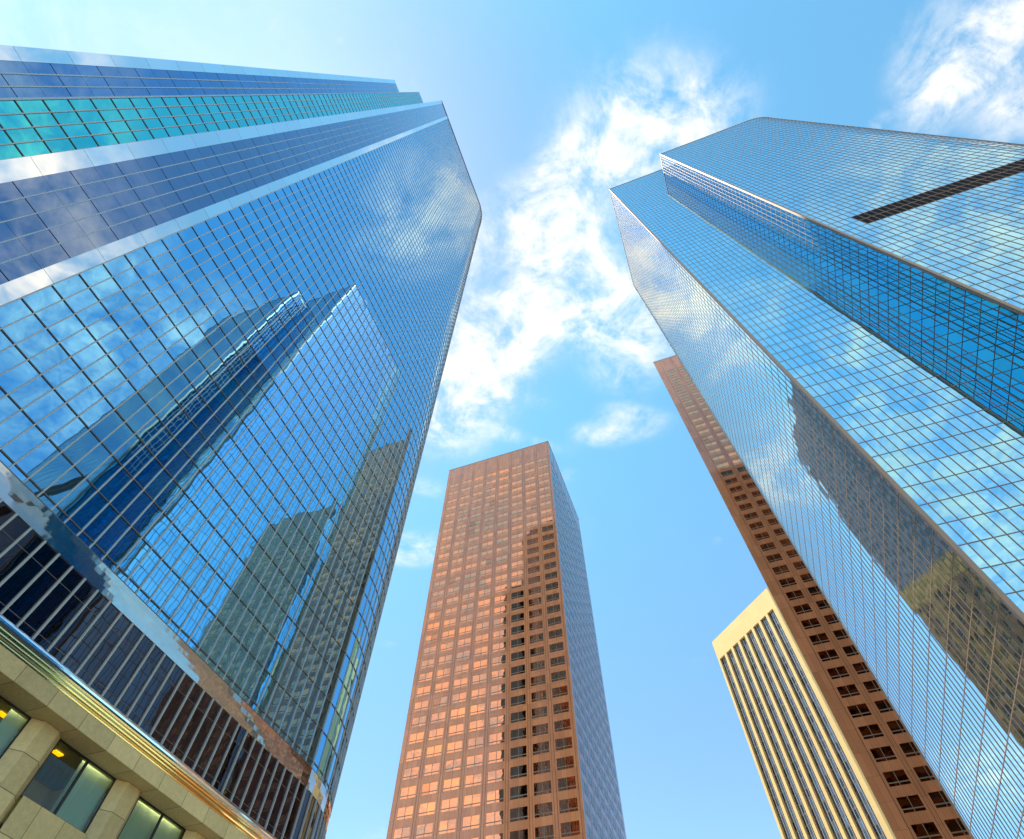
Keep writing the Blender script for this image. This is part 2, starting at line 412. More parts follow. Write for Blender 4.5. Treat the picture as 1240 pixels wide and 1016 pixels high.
# the fascia follows the rounded corner
ca = arc(31, FN - RB - .3, RB + .3, 90, 0, 16)
for i in range(16):
    a, b = ca[i], ca[i + 1]; u = i * .82
    uvq(mb, [a + ZV * ZS, b + ZV * ZS, b + ZV * ZF1, a + ZV * ZF1], u, u + .82, .2, .9)
mb.build('stone_fascia', M['stone'], LT)
wall = MB()
PER = 5.2; W0 = 16.06; WW = 3.57; ZSILL = 11.15 + CAMZ
for k in range(-6, 3):
    a = W0 + PER * k; b = a + WW
    # sill wall under the window, proud of the glass
    uvq(wall, [P(a, WN + .22, 0), P(b, WN + .22, 0), P(b, WN + .22, ZSILL), P(a, WN + .22, ZSILL)], a, b, -ZSILL, 0)
    uvq(wall, [P(a, WN + .22, ZSILL), P(b, WN + .22, ZSILL), P(b, WN - .1, ZSILL), P(a, WN - .1, ZSILL)], a, b, 0.1, .4)
    # pier to the right of this window: splayed cheeks and a flat front
    pts = [(b, WN - .1), (b, WN + .02), (b + .42, WN + .40), (b + PER - WW - .42, WN + .40), (b + PER - WW, WN + .02), (b + PER - WW, WN - .1)]
    for (sa, na), (sb, nb) in zip(pts, pts[1:]):
        L = math.hypot(sb - sa, nb - na)
        uvq(wall, [P(sa, na, 0), P(sb, nb, 0), P(sb, nb, ZS), P(sa, na, ZS)], .02, .02 + L, -ZS, 0)
wall.build('stone_wall', M['stone_w'], LT)
wins = []
for k in range(-6, 3):
    a = W0 + PER * k; b = a + WW; m = (a + b) / 2
    wf = MB(); fr = .05
    for s in (a, m - .06, b - fr):
        wf.box(P(s, WN - .04, ZSILL), SV * (.12 if s == m - .06 else fr), NV * .07, ZV * (ZS - ZSILL))
    for z, h in ((ZSILL, .05), (ZS - .06, .06)):
        wf.box(P(a + fr, WN - .035, z), SV * (m - .06 - a - fr), NV * .06, ZV * h)
        wf.box(P(m + .06, WN - .035, z), SV * (b - fr - m - .06), NV * .06, ZV * h)
    w = wf.build('window', M['gasket'], LT)
    g = MB()
    g.quad([P(a, WN, ZSILL), P(b, WN, ZSILL), P(b, WN, ZS), P(a, WN, ZS)])
    g.build('pane', M['clear'], w)
    # the room behind
    rm = MB(); D = WN - 5.0; zc = ZS + .62; zf = ZSILL - .9
    ra, rb = a - .8, b + .8
    rm.quad([P(ra, D, zf), P(rb, D, zf), P(rb, D, zc), P(ra, D, zc)])
    rm.quad([P(ra, D, zf), P(ra, WN - .1, zf), P(ra, WN - .1, zc), P(ra, D, zc)])
    rm.quad([P(rb, WN - .1, zf), P(rb, D, zf), P(rb, D, zc), P(rb, WN - .1, zc)])
    rm.quad([P(ra, WN - .1, zf), P(rb, WN - .1, zf), P(rb, D, zf), P(ra, D, zf)])
    rm.quad([P(ra, WN - .08, ZS + .005), P(rb, WN - .08, ZS + .005), P(rb, WN - .08, zc), P(ra, WN - .08, zc)])
    rm.build('room', M['room'], w)
    rc = MB(); rc.quad([P(ra, D, zc), P(rb, D, zc), P(rb, WN - .3, zc), P(ra, WN - .3, zc)]); rc.build('ceiling', M['ceiling'], w)
    bl = MB()
    cols = [(m, b)] if k in (0,) else ([(a, m), (m, b)] if k in (1, 2) else [(b - 0.75, b)])
    for c0, c1 in cols:
        nsl = max(1, int(round((c1 - c0) / .3)))
        ztop = ZS + .2
        for i in range(nsl):
            s = c0 + (c1 - c0) * i / nsl
            bl.box(P(s, WN - .38 - .012 * (i % 2), ZSILL - .3), SV * ((c1 - c0) / nsl + (.12 if c1 == b and i == nsl - 1 else .004)), NV * .012, ZV * (zc - ZSILL + .2))
    bl.build('blind', M['blind'], w)
    dl = MB(); dl.box(P(a + .3, WN - .30, zc - .12), SV * (WW - .6), NV * .14, ZV * .06); dl.build('added_fill_panel', M['room_fill'], w)  # added fill, hidden above the window head, not a real fitting
    if k <= 0:
        lp_ = MB(); ls = a + (1.4 if k == 0 else 3.35)
        lp_.box(P(ls, WN - 2.3, zc - .07), SV * (.82 if k < 0 else .46), NV * .28, ZV * .05)
        lp_.build('ceiling_lamp', M['lamp'], w)
# base block behind and round the corner
mb = MB(); mb.prism(pl([P(-14, NE - 7), P(30, NE - 7), P(30, NB), P(-14, NB)]), 0, 13.2)
mb.prism(pl([P(30.2, -27)] + [p for p in arc(31, FN - RB - .3, RB, 90, 0, 16)] + [P(43.2, NB), P(30.2, NB)]), 0, ZS); mb.build('base_block', M['stone_w'], LT)

# ================================================================== RIGHT GLASS TOWER
HR = 184.6 + CAMZ; HD = 176 + CAMZ                    # the block with the flat front is a little taller than its neighbour
NA, SB, NC, SD = 19.0, 35.0, 34.3, 29.18
RT = thing('glass_tower', 'blue glass tower with a notched inner corner and a dark louvre strip', 'skyscraper', P(50, 42), 'blue glass skyscrapers')
inR = P(52, 45); PW = .757
a_arc = arc(65.6, NA + 13.1, 13.1, -90, 0, 26)
a_path = line(P(SB, NA), P(65.6, NA), 38) + a_arc[1:]
b_path = line(P(SB, NC), P(SB, NA), 19)
c_path = line(P(SD, NC), P(SB, NC), 7)
b_top = line(P(SB, NC + 9), P(SB, NC), 11)
d_path = arc(SD + RB, 59.5, RB, 90, 180, 25)[:-1] + line(P(SD, 59.5), P(SD, NC), 31)
zr0 = [33.95 + CAMZ + 2.088 * i for i in range(-16, 72)]
zr = [0.6] + [z for z in zr0 if 1.5 < z < HR - .8] + [HR]
zd = [z for z in zr if z < HD - .8] + [HD]
zt_ = [HD] + [z for z in zr if z > HD + .5]
panels, mull, rails = {}, [], {}
zl0 = min(range(len(zr)), key=lambda i: abs(zr[i] - (73.0 + CAMZ)))
nd_ = len(d_path) - 1
def skip_d(i, j):
    s = (d_path[i] + d_path[i + 1]) / 2
    return j in (zl0, zl0 + 1) and s.dot(NV) > 37.2
for pth, sk, zs_ in ((a_path, None, zr), (b_path, None, zr), (c_path, None, zd), (d_path, skip_d, zd), (b_top, None, zt_)):
    ins = inR if pth is not c_path else P(31, 45)
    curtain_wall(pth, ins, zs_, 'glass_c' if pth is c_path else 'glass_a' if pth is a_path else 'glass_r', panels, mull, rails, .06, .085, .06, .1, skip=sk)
split_parts(panels['glass_r'], 'glass_panel', M['glass_r'], RT, 70)
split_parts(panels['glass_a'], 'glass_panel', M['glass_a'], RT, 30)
split_parts(panels['glass_c'], 'glass_panel', M['glass_c'], RT, 0)
split_parts(mull, 'mullion', M['bronze'], RT)
build_rails(rails, .065, .075, 'transom', M['bronze'], RT)
# louvre strip
mb = MB()
for i in range(len(d_path) - 1):
    if not skip_d(i, zl0): continue
    a, b = d_path[i], d_path[i + 1]; nn = face_normal(a, b, inR)
    for j in (zl0, zl0 + 1):
        for q in range(7):
            z = zr[j] + (zr[j + 1] - zr[j]) * q / 7
            mb.quad([a + nn * .02 + ZV * (z + .2), b + nn * .02 + ZV * (z + .2), b + nn * .07 + ZV * z, a + nn * .07 + ZV * z])
mb.build('louvre_strip', M['louver'], RT)
mb = MB()
bodyA = a_path + [P(78.7, 72), P(SB, 72)]
mb.prism(pl(bodyA), 0, HR - .02)
mb.prism(pl(d_path + [P(SB - .01, NC), P(SB - .01, 72)]), 0, HD - .02); mb.build('tower_core', M['core'], RT)
rp, rmul, rr = {}, [], {}
curtain_wall(line(P(78.7, NA + 13.1), P(78.7, 72), 30) + line(P(78.7, 72), P(SD + RB, 72), 30)[1:], inR, zr[::2] + [zr[-1]], 'glass_r', rp, rmul, rr, .08, .1, .06, .1, area_ok=False)
split_parts(rp['glass_r'], 'rear_glazing', M['glass_rear'], RT, 0)
for s, n, ht in ((SB, NA, HR), (SD, NC, HD)):
    mb = MB(); w = .17
    mb.box(P(s - .16, n - .16, 0), SV * (w + .16), NV * .16, ZV * (ht + .2))
    mb.box(P(s - .16, n + .001, 0), SV * .16, NV * w, ZV * (ht + .2))
    mb.box(P(s - .20, n - .20, 0), SV * .09, NV * .09, ZV * (ht + .2))
    mb.build('corner_trim', M['trim_r'], RT)
mb = MB()
for pth, ins, ht in ((a_path, inR, HR), (b_top + b_path[1:], inR, HR), (c_path, P(31, 45), HD), (d_path, inR, HD)):
    mb.sweep([(p + ZV * ht, n) for p, n in with_normals(pth, ins)], [(-.4, 0), (.14, 0), (.14, .22), (-.4, .22)])
mb.build('roof_coping', M['trim_r'], RT)

# ================================================================== BROWN GRANITE TOWERS
def granite_face(tower, o, u, nrm, width, z_top, cols, rows, wmat, depth=.07, limit=100, stone='granite'):
    """o: plan point at the left end, u along the face, nrm outward. cols: [(u0,u1)], rows: [(z0,z1)] openings, top row first"""
    wall = MB()
    def q(u0, u1, z0, z1):
        wall.quad([o + u * u0 + ZV * z0, o + u * u1 + ZV * z0, o + u * u1 + ZV * z1, o + u * u0 + ZV * z1], [(u0, z0), (u1, z0), (u1, z1), (u0, z1)])
    us = [0] + [x for c in cols for x in c] + [width]
    zs = [0] + [x for r in sorted(rows) for x in r] + [z_top]
    for i in range(0, len(us) - 1, 2): q(us[i], us[i + 1], 0, z_top)                 # piers
    for (c0, c1) in cols:
        for i in range(0, len(zs) - 1, 2): q(c0, c1, zs[i], zs[i + 1])               # spandrels
        for (z0, z1) in rows:                                                        # reveals
            for (ua, za), (ub, zb) in (((c0, z0), (c1, z0)), ((c1, z0), (c1, z1)), ((c1, z1), (c0, z1)), ((c0, z1), (c0, z0))):
                pa, pb = o + u * ua + ZV * za, o + u * ub + ZV * zb
                wall.quad([pa, pa - nrm * depth, pb - nrm * depth, pb], [(ua, za), (ua, za), (ub, zb), (ub, zb)])
    wall.build('granite_wall', M[stone], tower)
    grooves = MB()
    for i in range(len(cols) + 1):                                                   # paired dark joints beside each pier
        lo = cols[i - 1][1] if i > 0 else 0; hi = cols[i][0] if i < len(cols) else width
        for x in ((lo + .28 * (hi - lo), hi - .28 * (hi - lo)) if 0 < i < len(cols) else ((hi - .5,) if i == 0 else (lo + .5,))):
            grooves.box(o + u * (x - .035) + nrm * .002, u * .07, nrm * .01, ZV * (z_top - .5))
    grooves.build('panel_joint', M['gasket'], tower)
    items = []
    for (c0, c1) in cols:
        for (z0, z1) in rows:
            ar = seen_area([o + u * c0 + ZV * z0, o + u * c1 + ZV * z0, o + u * c1 + ZV * z1, o + u * c0 + ZV * z1])
            items.append((ar, c0, c1, z0, z1))
    items.sort(key=lambda t: -t[0])
    def bars(mb, c0, c1, z0, z1):
        b0 = o - nrm * (depth - .01)
        m = (c0 + c1) / 2; zt = z0 + (z1 - z0) * .235
        pr = min(.10, depth * .5)
        mb.box(b0 + u * (m - .05) + ZV * z0, u * .10, nrm * pr, ZV * (z1 - z0))
        for ua, ub in ((c0, m - .05), (m + .05, c1)): mb.box(b0 + u * ua + ZV * (zt - .09), u * (ub - ua), nrm * pr * .9, ZV * .18)
    def panes(mb, c0, c1, z0, z1):
        m = (c0 + c1) / 2; zt = z0 + (z1 - z0) * .235
        for ua, ub in ((c0, m), (m, c1)):
            t = 1 - random.random() * .15 if random.random() > .02 else .3 + random.random() * .3
            for za, zb in ((z0, zt), (zt, z1)):
                ta, tb = random.gauss(0, .002), random.gauss(0, .002)
                pts = [o + u * x + ZV * z - nrm * (depth - ta * sx * (ub - ua) / 2 - tb * sz * (zb - za) / 2) for sx, sz, x, z in ((-1, -1, ua, za), (1, -1, ub, za), (1, 1, ub, zb), (-1, 1, ua, zb))]
                mb.quad(pts, None, t)
    for k, (ar, c0, c1, z0, z1) in enumerate(items[:limit]):
        mb = MB(); bars(mb, c0, c1, z0, z1); w = mb.build('window', M['win_bar'], tower)
        mb = MB(); panes(mb, c0, c1, z0, z1); mb.build('pane', M[wmat], w)
    if len(items) > limit:
        mb, mg = MB(), MB()
        for ar, c0, c1, z0, z1 in items[limit:]: bars(mb, c0, c1, z0, z1); panes(mg, c0, c1, z0, z1)
        w = mb.build('window', M['win_bar'], tower); w['kind'] = 'stuff'; g = mg.build('pane', M[wmat], w); g['kind'] = 'stuff'

# centre tower
HC = 188
CT = thing('granite_tower', 'brown granite tower with bronze windows standing free in the middle', 'skyscraper', P(.639 * HC + 20, -.267 * HC), 'brown granite skyscrapers')
cm = Vector((.0789 * HC, .6518 * HC, 0)); sC = .6375 * HC
nL, nR = -.3834 * HC, -.1512 * HC
wC = nR - nL; dCt = .235 * HC
colsC = [((-.3745 + .02815 * i + .3834) * HC * 1.0, (-.3745 + .02815 * i + .0203 + .3834) * HC) for i in range(8)]
rowsC = [((.9435 - .0129) * HC + CAMZ, .9435 * HC + CAMZ), ((.918 - .0129) * HC + CAMZ, .918 * HC + CAMZ)]
z = .8914
while z > .03:
    rowsC.append(((z - .0129) * HC + CAMZ, z * HC + CAMZ)); z -= .0221 if z > .70 else .0217
granite_face(CT, P(sC, nL), NV, -SV, wC, HC + CAMZ, colsC, rowsC, 'win_bronze')
colsS = [(1.6 + 5.25 * i, 5.1 + 5.25 * i) for i in range(8)]
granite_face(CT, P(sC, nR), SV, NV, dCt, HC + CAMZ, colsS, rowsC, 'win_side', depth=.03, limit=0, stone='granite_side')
mb = MB(); zt = HC + CAMZ
inset = .3
mb.prism(pl([P(sC + inset, nL + inset), P(sC + inset, nR - inset), P(sC + dCt - inset, nR - inset), P(sC + dCt - inset, nL + inset)]), 0, zt - .3)
mb.build('tower_core', M['core'], CT)
mb = MB()
mb.quad([P(sC, nL, 0), P(sC, nL, zt), P(sC + dCt, nL, zt), P(sC + dCt, nL, 0)], [(0, 0), (0, zt), (dCt, zt), (dCt, 0)])
mb.quad([P(sC + dCt, nL, 0), P(sC + dCt, nL, zt), P(sC + dCt, nR, zt), P(sC + dCt, nR, 0)], [(0, 0), (0, zt), (wC, zt), (wC, 0)])
mb.build('granite_wall', M['granite'], CT)
mb = MB(); mb.box(P(sC - .05, nL - .05, zt), SV * (dCt + .1), NV * (wC + .1), ZV * .35); mb.build('roof_coping', M['win_bar'], CT)

# tower behind the right-hand glass tower
HB = 220
sB = .5303 * HB; nB = .1027 * HB; wB = 46.0; dB = 44.0
BT = thing('granite_tower', 'brown granite tower partly hidden behind the blue glass tower, beside the cream tower', 'skyscraper', P(sB + 20, nB + 20), 'brown granite skyscrapers')
colsB = [((.1162 - .1027 + .0223 * i) * HB, (.1162 - .1027 + .0223 * i + .0156) * HB) for i in range(8)]
rowsB = []; z = .9485
for i in range(52):
    rowsB.append(((z - .0105) * HB + CAMZ, z * HB + CAMZ)); z -= .02 if i < 5 else .0180
rowsB = [r for r in rowsB if r[0] > 5]
# line the rows up with the lowest storeys in view
sh = (.3209 * HB + CAMZ) - min((r[1] for r in rowsB), key=lambda q: abs(q - .3209 * HB - CAMZ))
rowsB = [(a + sh, b + sh) if b < .8 * HB else (a, b) for a, b in rowsB]
granite_face(BT, P(sB, nB), NV, -SV, wB, HB + CAMZ, colsB, rowsB, 'win_dark')
zt = HB + CAMZ
mb = MB(); mb.prism(pl([P(sB + inset, nB + 2 * inset), P(sB + inset, nB + wB - inset), P(sB + dB - inset, nB + wB - inset), P(sB + dB - inset, nB + dB + inset)]), 0, zt - .3); mb.build('tower_core', M['core'], BT)
U45 = (SV + NV).normalized(); N45 = (SV - NV).normalized(); L45 = dB * math.sqrt(2)
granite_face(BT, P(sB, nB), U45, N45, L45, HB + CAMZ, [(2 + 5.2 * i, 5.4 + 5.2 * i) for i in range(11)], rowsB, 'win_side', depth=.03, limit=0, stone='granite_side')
mb = MB()
for p, q in ((P(sB, nB + wB), P(sB + dB, nB + wB)), (P(sB + dB, nB + wB), P(sB + dB, nB + dB))):
    L = (q - p).length
    mb.quad([p, q, q + ZV * zt, p + ZV * zt], [(0, 0), (L, 0), (L, zt), (0, zt)])
mb.build('granite_wall', M['granite'], BT)
mb = MB(); mb.prism(pl([P(sB - .05, nB - .05), P(sB - .05, nB + wB + .05), P(sB + dB + .05, nB + wB + .05), P(sB + dB + .05, nB + dB - .05)]), zt, zt + .35, bottom=True); mb.build('roof_coping', M['win_bar'], BT)

# ================================================================== CREAM TOWER
HW = 208
wl = Vector((.55872 * HW, 1.31092 * HW, 0))
UW = Vector((.41945, -.90778, 0)); NW = Vector((-.90778, -.41945, 0))
WT = thing('office_tower', 'cream tower with a blank top band and tall vertical window strips, lower right', 'skyscraper', wl + UW * 25 - NW * 25)
pitch = .02838 * HW; m0 = .0064 * HW; ow = .0206 * HW; NREC = 8
wW = m0 + pitch * NREC + .004 * HW
zt = HW + CAMZ; zh = .9435 * HW + CAMZ; RD = 1.25
colsW = [(m0 + pitch * i, m0 + pitch * i + ow) for i in range(NREC)]
wall = MB()
def qw(u0, u1, z0, z1):
    wall.quad([wl + UW * u0 + ZV * z0, wl + UW * u1 + ZV * z0, wl + UW * u1 + ZV * z1, wl + UW * u0 + ZV * z1], [(u0, z0), (u1, z0), (u1, z1), (u0, z1)])
us = [0] + [x for c in colsW for x in c] + [wW]
qw(0, wW, zh, zt)
for i in range(0, len(us), 2): qw(us[i], us[i + 1], 0, zh)
for c0, c1 in colsW:
    a, b = wl + UW * c0, wl + UW * c1
    wall.quad([a, a - NW * RD, a - NW * RD + ZV * zh, a + ZV * zh], [(0, 0), (RD, 0), (RD, zh), (0, zh)])
    wall.quad([b - NW * RD, b, b + ZV * zh, b - NW * RD + ZV * zh], [(0, 0), (RD, 0), (RD, zh), (0, zh)])
    wall.quad([a + ZV * zh, a - NW * RD + ZV * zh, b - NW * RD + ZV * zh, b + ZV * zh], [(c0, 0), (c0, RD), (c1, RD), (c1, 0)])
DW = 52
b0, b1 = wl, wl + UW * wW
for p, q in ((wl - NW * DW, wl), (b1, b1 - NW * DW), (b1 - NW * DW, wl - NW * DW)):
    L = (q - p).length
    wall.quad([p, q, q + ZV * zt, p + ZV * zt], [(0, 0), (L, 0), (L, zt), (0, zt)])
wall.quad([wl + ZV * zt, b1 + ZV * zt, b1 - NW * DW + ZV * zt, wl - NW * DW + ZV * zt])
wall.build('cream_wall', M['cream'], WT)
sp = []
for c0, c1 in colsW:
    mb = MB(); a = wl + UW * c0 - NW * (RD - .03); b = wl + UW * c1 - NW * (RD - .03)
    nf = 52; hz = (zh - 4) / nf
    for j in range(nf):
        z0 = 4 + hz * j
        for k in range(3):
            p, q = a + (b - a) * k / 3, a + (b - a) * (k + 1) / 3
            mb.quad([p + ZV * z0, q + ZV * z0, q + ZV * (z0 + hz), p + ZV * (z0 + hz)], None, random.random())
    g = mb.build('window_strip', M['strip_glass'], WT)
    mb = MB()
    for k in range(4): mb.box(a + (b - a) * k / 3 - UW * .09 + ZV * 4, UW * .18, NW * .2, ZV * (zh - 4))
    mb.build('mullion', M['alu'], g)
    for j in range(0, nf):
        sp.append((seen_area([a + ZV * (hz * j), b + ZV * (hz * j), b + ZV * (hz * j + 1), a + ZV * (hz * j + 1)]), lambda m_, a=a, b=b, j=j: m_.box(a + NW * .01 + UW * .1 + ZV * (4 + hz * j - .35), (b - a) - UW * .2, NW * .06, ZV * .7)))
split_parts(sp, 'spandrel', M['alu_dark'], WT)

# ================================================================== GROUND
def ground_mat():
    m, nt, b = new_mat('asphalt'); no = bump(nt, b, 30, .01, 6)
    mr = nd(nt, 'ShaderNodeMapRange'); mr.inputs['To Min'].default_value = .035; mr.inputs['To Max'].default_value = .08
    cb = nd(nt, 'ShaderNodeCombineXYZ'); nt.links.new(no.outputs['Fac'], mr.inputs['Value'])
    for i in range(3): nt.links.new(mr.outputs[0], cb.inputs[i])
    nt.links.new(cb.outputs[0], b.inputs['Base Color']); b.inputs['Roughness'].default_value = .85
    return m
mb = MB(); G = 6000
M['paving'] = stone_mat('pale concrete paving', (.44, .40, .34), (.9, .9), .8, .3, .02, 5, .15)
mb.quad([(-G, -G, -.02), (G, -G, -.02), (G, G, -.02), (-G, G, -.02)], [(-G, -G), (G, -G), (G, G), (-G, G)])
o = mb.build('ground', M['paving'], None); o['kind'] = 'structure'
ASPH = ground_mat()
kerb = plain_mat('concrete kerb', (.36, .34, .30), .8)
line_m = plain_mat('white road paint', (.75, .75, .72), .6)
for nm, o_, a_, b_ in (('road', P(-900, -8), SV * 1800, NV * 16), ('cross_road', P(88, 8.01), SV * 14, NV * 900)):
    mb = MB(); mb.quad([o_ + ZV * -.012, o_ + a_ + ZV * -.012, o_ + a_ + b_ + ZV * -.012, o_ + b_ + ZV * -.012]); o = mb.build(nm, ASPH, None); o['kind'] = 'structure'
mb = MB()
for n in (-8.3, 8.0): mb.box(P(-900, n, -.02), SV * (1800 if n < 0 else 987.9), NV * .3, ZV * .15)
o = mb.build('kerb', kerb, None); o['kind'] = 'structure'
mb = MB()
for i in range(-40, 60): mb.quad([P(i * 9, -.07, -.006), P(i * 9 + 3, -.07, -.006), P(i * 9 + 3, .07, -.006), P(i * 9, .07, -.006)])
o = mb.build('road_marking', line_m, None); o['kind'] = 'structure'

# ================================================================== SKY AND SUN
SUN_EL, PHI = R(67.3), R(5.5)
sd = (-NV * math.cos(PHI) + SV * math.sin(PHI)) * math.cos(SUN_EL) + ZV * math.sin(SUN_EL)
sl = bpy.data.lights.new('sun', 'SUN'); sl.energy = 5.0; sl.angle = R(0.53); sl.color = (1.0, .90, .74)
so = bpy.data.objects.new('sun', sl); COL.objects.link(so); so.rotation_euler = (-sd).to_track_quat('-Z', 'Y').to_euler(); so.location = sd * 400

w = bpy.data.worlds.new('World'); scn.world = w; w.use_nodes = True
nt = w.node_tree; nt.nodes.clear()
out = nd(nt, 'ShaderNodeOutputWorld'); bg = nd(nt, 'ShaderNodeBackground'); nt.links.new(bg.outputs[0], out.inputs[0])
sky = nd(nt, 'ShaderNodeTexSky', sky_type='NISHITA'); sky.sun_disc = False; sky.sun_elevation = SUN_EL
sky.sun_rotation = math.atan2(sd.x, sd.y); sky.air_density = 1.0; sky.dust_density = 0.15; sky.ozone_density = 1.0; sky.altitude = 50
STR = 0.12
bg.inputs['Strength'].default_value = STR
tc = nd(nt, 'ShaderNodeTexCoord'); sep = nd(nt, 'ShaderNodeSeparateXYZ'); nt.links.new(tc.outputs['Generated'], sep.inputs[0])
zz = math_(nt, 'MAXIMUM', sep.outputs[2], 0.06)
cx = math_(nt, 'DIVIDE', sep.outputs[0], zz); cy = math_(nt, 'DIVIDE', sep.outputs[1], zz)
cp = nd(nt, 'ShaderNodeCombineXYZ'); nt.links.new(cx, cp.inputs[0]); nt.links.new(cy, cp.inputs[1])
# cloud layer: plan position on a flat layer overhead, so clouds shrink towards the horizon
def noise(scale, detail, rough, off=(0, 0, 0), dist=0.0):
    mp = nd(nt, 'ShaderNodeMapping'); mp.inputs['Location'].default_value = off; nt.links.new(cp.outputs[0], mp.inputs['Vector'])
    n = nd(nt, 'ShaderNodeTexNoise'); n.inputs['Scale'].default_value = scale; n.inputs['Detail'].default_value = detail; n.inputs['Roughness'].default_value = rough; n.inputs['Distortion'].default_value = dist
    nt.links.new(mp.outputs[0], n.inputs['Vector']); return n.outputs['Fac']
# cloud banks: (x, y, radius x, radius y, turn, weight)
BANKS = [(0.206, 0.032, 0.085, 0.055, -15, 1.0), (0.175, 0.082, 0.06, 0.045, 0, 0.9), (0.255, 0.055, 0.085, 0.045, -20, 0.75), (0.074, 0.084, 0.037, 0.02, -40, 0.55), (0.056, 0.12, 0.034, 0.021, -60, 0.5), (0.025, 0.188, 0.062, 0.041, 0, 0.75), (0.078, 0.169, 0.046, 0.044, 0, 0.7), (0.114, 0.214, 0.047, 0.069, 0, 0.85),
         (0.062, 0.276, 0.065, 0.049, 0, 0.8), (-0.009, 0.215, 0.024, 0.046, 0, 0.4), (-0.073, 0.277, 0.037, 0.049, -30, 0.6), (-0.085, 0.222, 0.04, 0.039, 0, 0.4), (0.142, 0.304, 0.091, 0.05, 25, 0.75), (0.206, 0.364, 0.076, 0.049, 20, 0.75), (0.239, 0.333, 0.042, 0.052, 0, 0.5), (0.158, 0.411, 0.052, 0.023, 10, 0.5),
         (0.043, 0.365, 0.077, 0.045, 0, 0.75), (-0.038, 0.381, 0.069, 0.054, 0, 0.75), (-0.077, 0.43, 0.061, 0.038, 0, 0.5), (0.007, 0.446, 0.053, 0.038, -10, 0.6), (-0.104, 0.515, 0.085, 0.08, 0, 1.0), (-0.14, 0.609, 0.067, 0.067, 0, 0.7), (-0.024, 0.533, 0.055, 0.016, 5, 0.35), (-0.156, 0.464, 0.045, 0.059, 0, 0.5),
         (0.218, 0.478, 0.063, 0.045, 20, 0.6), (0.275, 0.435, 0.044, 0.029, 30, 0.45), (0.234, 0.62, 0.077, 0.032, -10, 0.6), (0.245, 0.577, 0.047, 0.016, 10, 0.45), (0.176, 0.63, 0.038, 0.016, 20, 0.35), (0.026, 0.647, 0.077, 0.016, 20, 0.35), (0.065, 0.56, 0.023, 0.016, 0, 0.25), (0.708, -0.047, 0.069, 0.046, -45, 0.7),
         (0.73, -0.093, 0.048, 0.038, -20, 0.6), (0.676, -0.004, 0.051, 0.036, -45, 0.55), (0.617, -0.025, 0.038, 0.04, 0, 0.4), (0.785, 0.023, 0.039, 0.038, 0, 0.65), (0.621, -0.077, 0.049, 0.032, 0, 0.25), (0.583, 0.042, 0.013, 0.01, 0, 0.4), (-0.264, -0.062, 0.005, 0.004, 0, 0.22), (-0.231, 0.969, 0.057, 0.044, 0, 0.65),
         (-0.292, 0.97, 0.041, 0.039, 0, 0.5), (-0.196, 0.778, 0.041, 0.024, 10, 0.4), (-0.341, 1.329, 0.028, 0.018, 0, 0.2), (0.503, 0.935, 0.016, 0.016, 0, 0.25), (0.534, 1.392, 0.059, 0.03, 20, 0.12), (0.131, 0.74, 0.019, 0.018, 0, 0.3),
         # banks seen only as reflections
         (.85, -.25, .16, .14, 0, .75), (1.1, -.15, .2, .14, 0, .6), (.72, -.42, .12, .12, 0, .7), (.31, .09, .05, .04, 0, .2),
         (.50, -.70, .20, .16, 0, .95), (.55, -.95, .25, .16, 0, .9), (.28, -1.02, .20, .13, 0, .8), (.33, -1.45, .4, .25, 0, .95), (.15, -.55, .06, .05, 0, .4), (.22, -.75, .08, .06, 0, .45),
         (.02, .93, .10, .10, 0, .95), (-.08, .41, .06, .06, 0, .6), (.46, -.52, .12, .1, 0, .5), (1.3, -.7, .5, .35, 0, .6), (-1.15, -1.3, .9, .8, 0, 1.3), (-.55, -.5, .15, .1, 0, .3),
         (1.6, 2.6, .5, .3, 0, .4), (-.1, 2.6, .4, .3, 0, .4), (-1.2, .8, .4, .5, 0, .5)]
acc = None
for x, y, rx, ry, a, wt in BANKS:
    mp = nd(nt, 'ShaderNodeMapping', vector_type='TEXTURE'); mp.inputs['Location'].default_value = (x, y, 0); mp.inputs['Rotation'].default_value = (0, 0, R(a)); mp.inputs['Scale'].default_value = (rx, ry, 1)
    nt.links.new(cp.outputs[0], mp.inputs['Vector'])
    dt = nd(nt, 'ShaderNodeVectorMath', operation='DOT_PRODUCT'); nt.links.new(mp.outputs[0], dt.inputs[0]); nt.links.new(mp.outputs[0], dt.inputs[1])
    g = math_(nt, 'POWER', 0.497, dt.outputs['Value'])
    acc = math_(nt, 'MULTIPLY', g, wt) if acc is None else math_(nt, 'MULTIPLY_ADD', g, wt, acc)
acc = math_(nt, 'MINIMUM', acc, 1.0)
n1 = noise(9.0, 10, .64, (3.1, 1.7, 0), .5); n2 = noise(30.0, 7, .66, (9.2, 4.4, 0), .3)
nn = math_(nt, 'ADD', math_(nt, 'MULTIPLY', n1, .75), math_(nt, 'MULTIPLY', n2, .25))
dens = math_(nt, 'ADD', math_(nt, 'MULTIPLY', acc, .70), math_(nt, 'MULTIPLY', math_(nt, 'SUBTRACT', nn, .5), 3.0))
mr = nd(nt, 'ShaderNodeMapRange', interpolation_type='SMOOTHSTEP'); mr.inputs['From Min'].default_value = .20; mr.inputs['From Max'].default_value = 1.30
nt.links.new(dens, mr.inputs['Value'])
gate = nd(nt, 'ShaderNodeMapRange', interpolation_type='SMOOTHSTEP'); gate.inputs['From Min'].default_value = .03; gate.inputs['From Max'].default_value = .30; nt.links.new(acc, gate.inputs['Value'])
vr = nd(nt, 'ShaderNodeMapRange', interpolation_type='SMOOTHSTEP'); vr.inputs['From Min'].default_value = .36; vr.inputs['From Max'].default_value = .70; vr.inputs['To Max'].default_value = .95; nt.links.new(nn, vr.inputs['Value'])
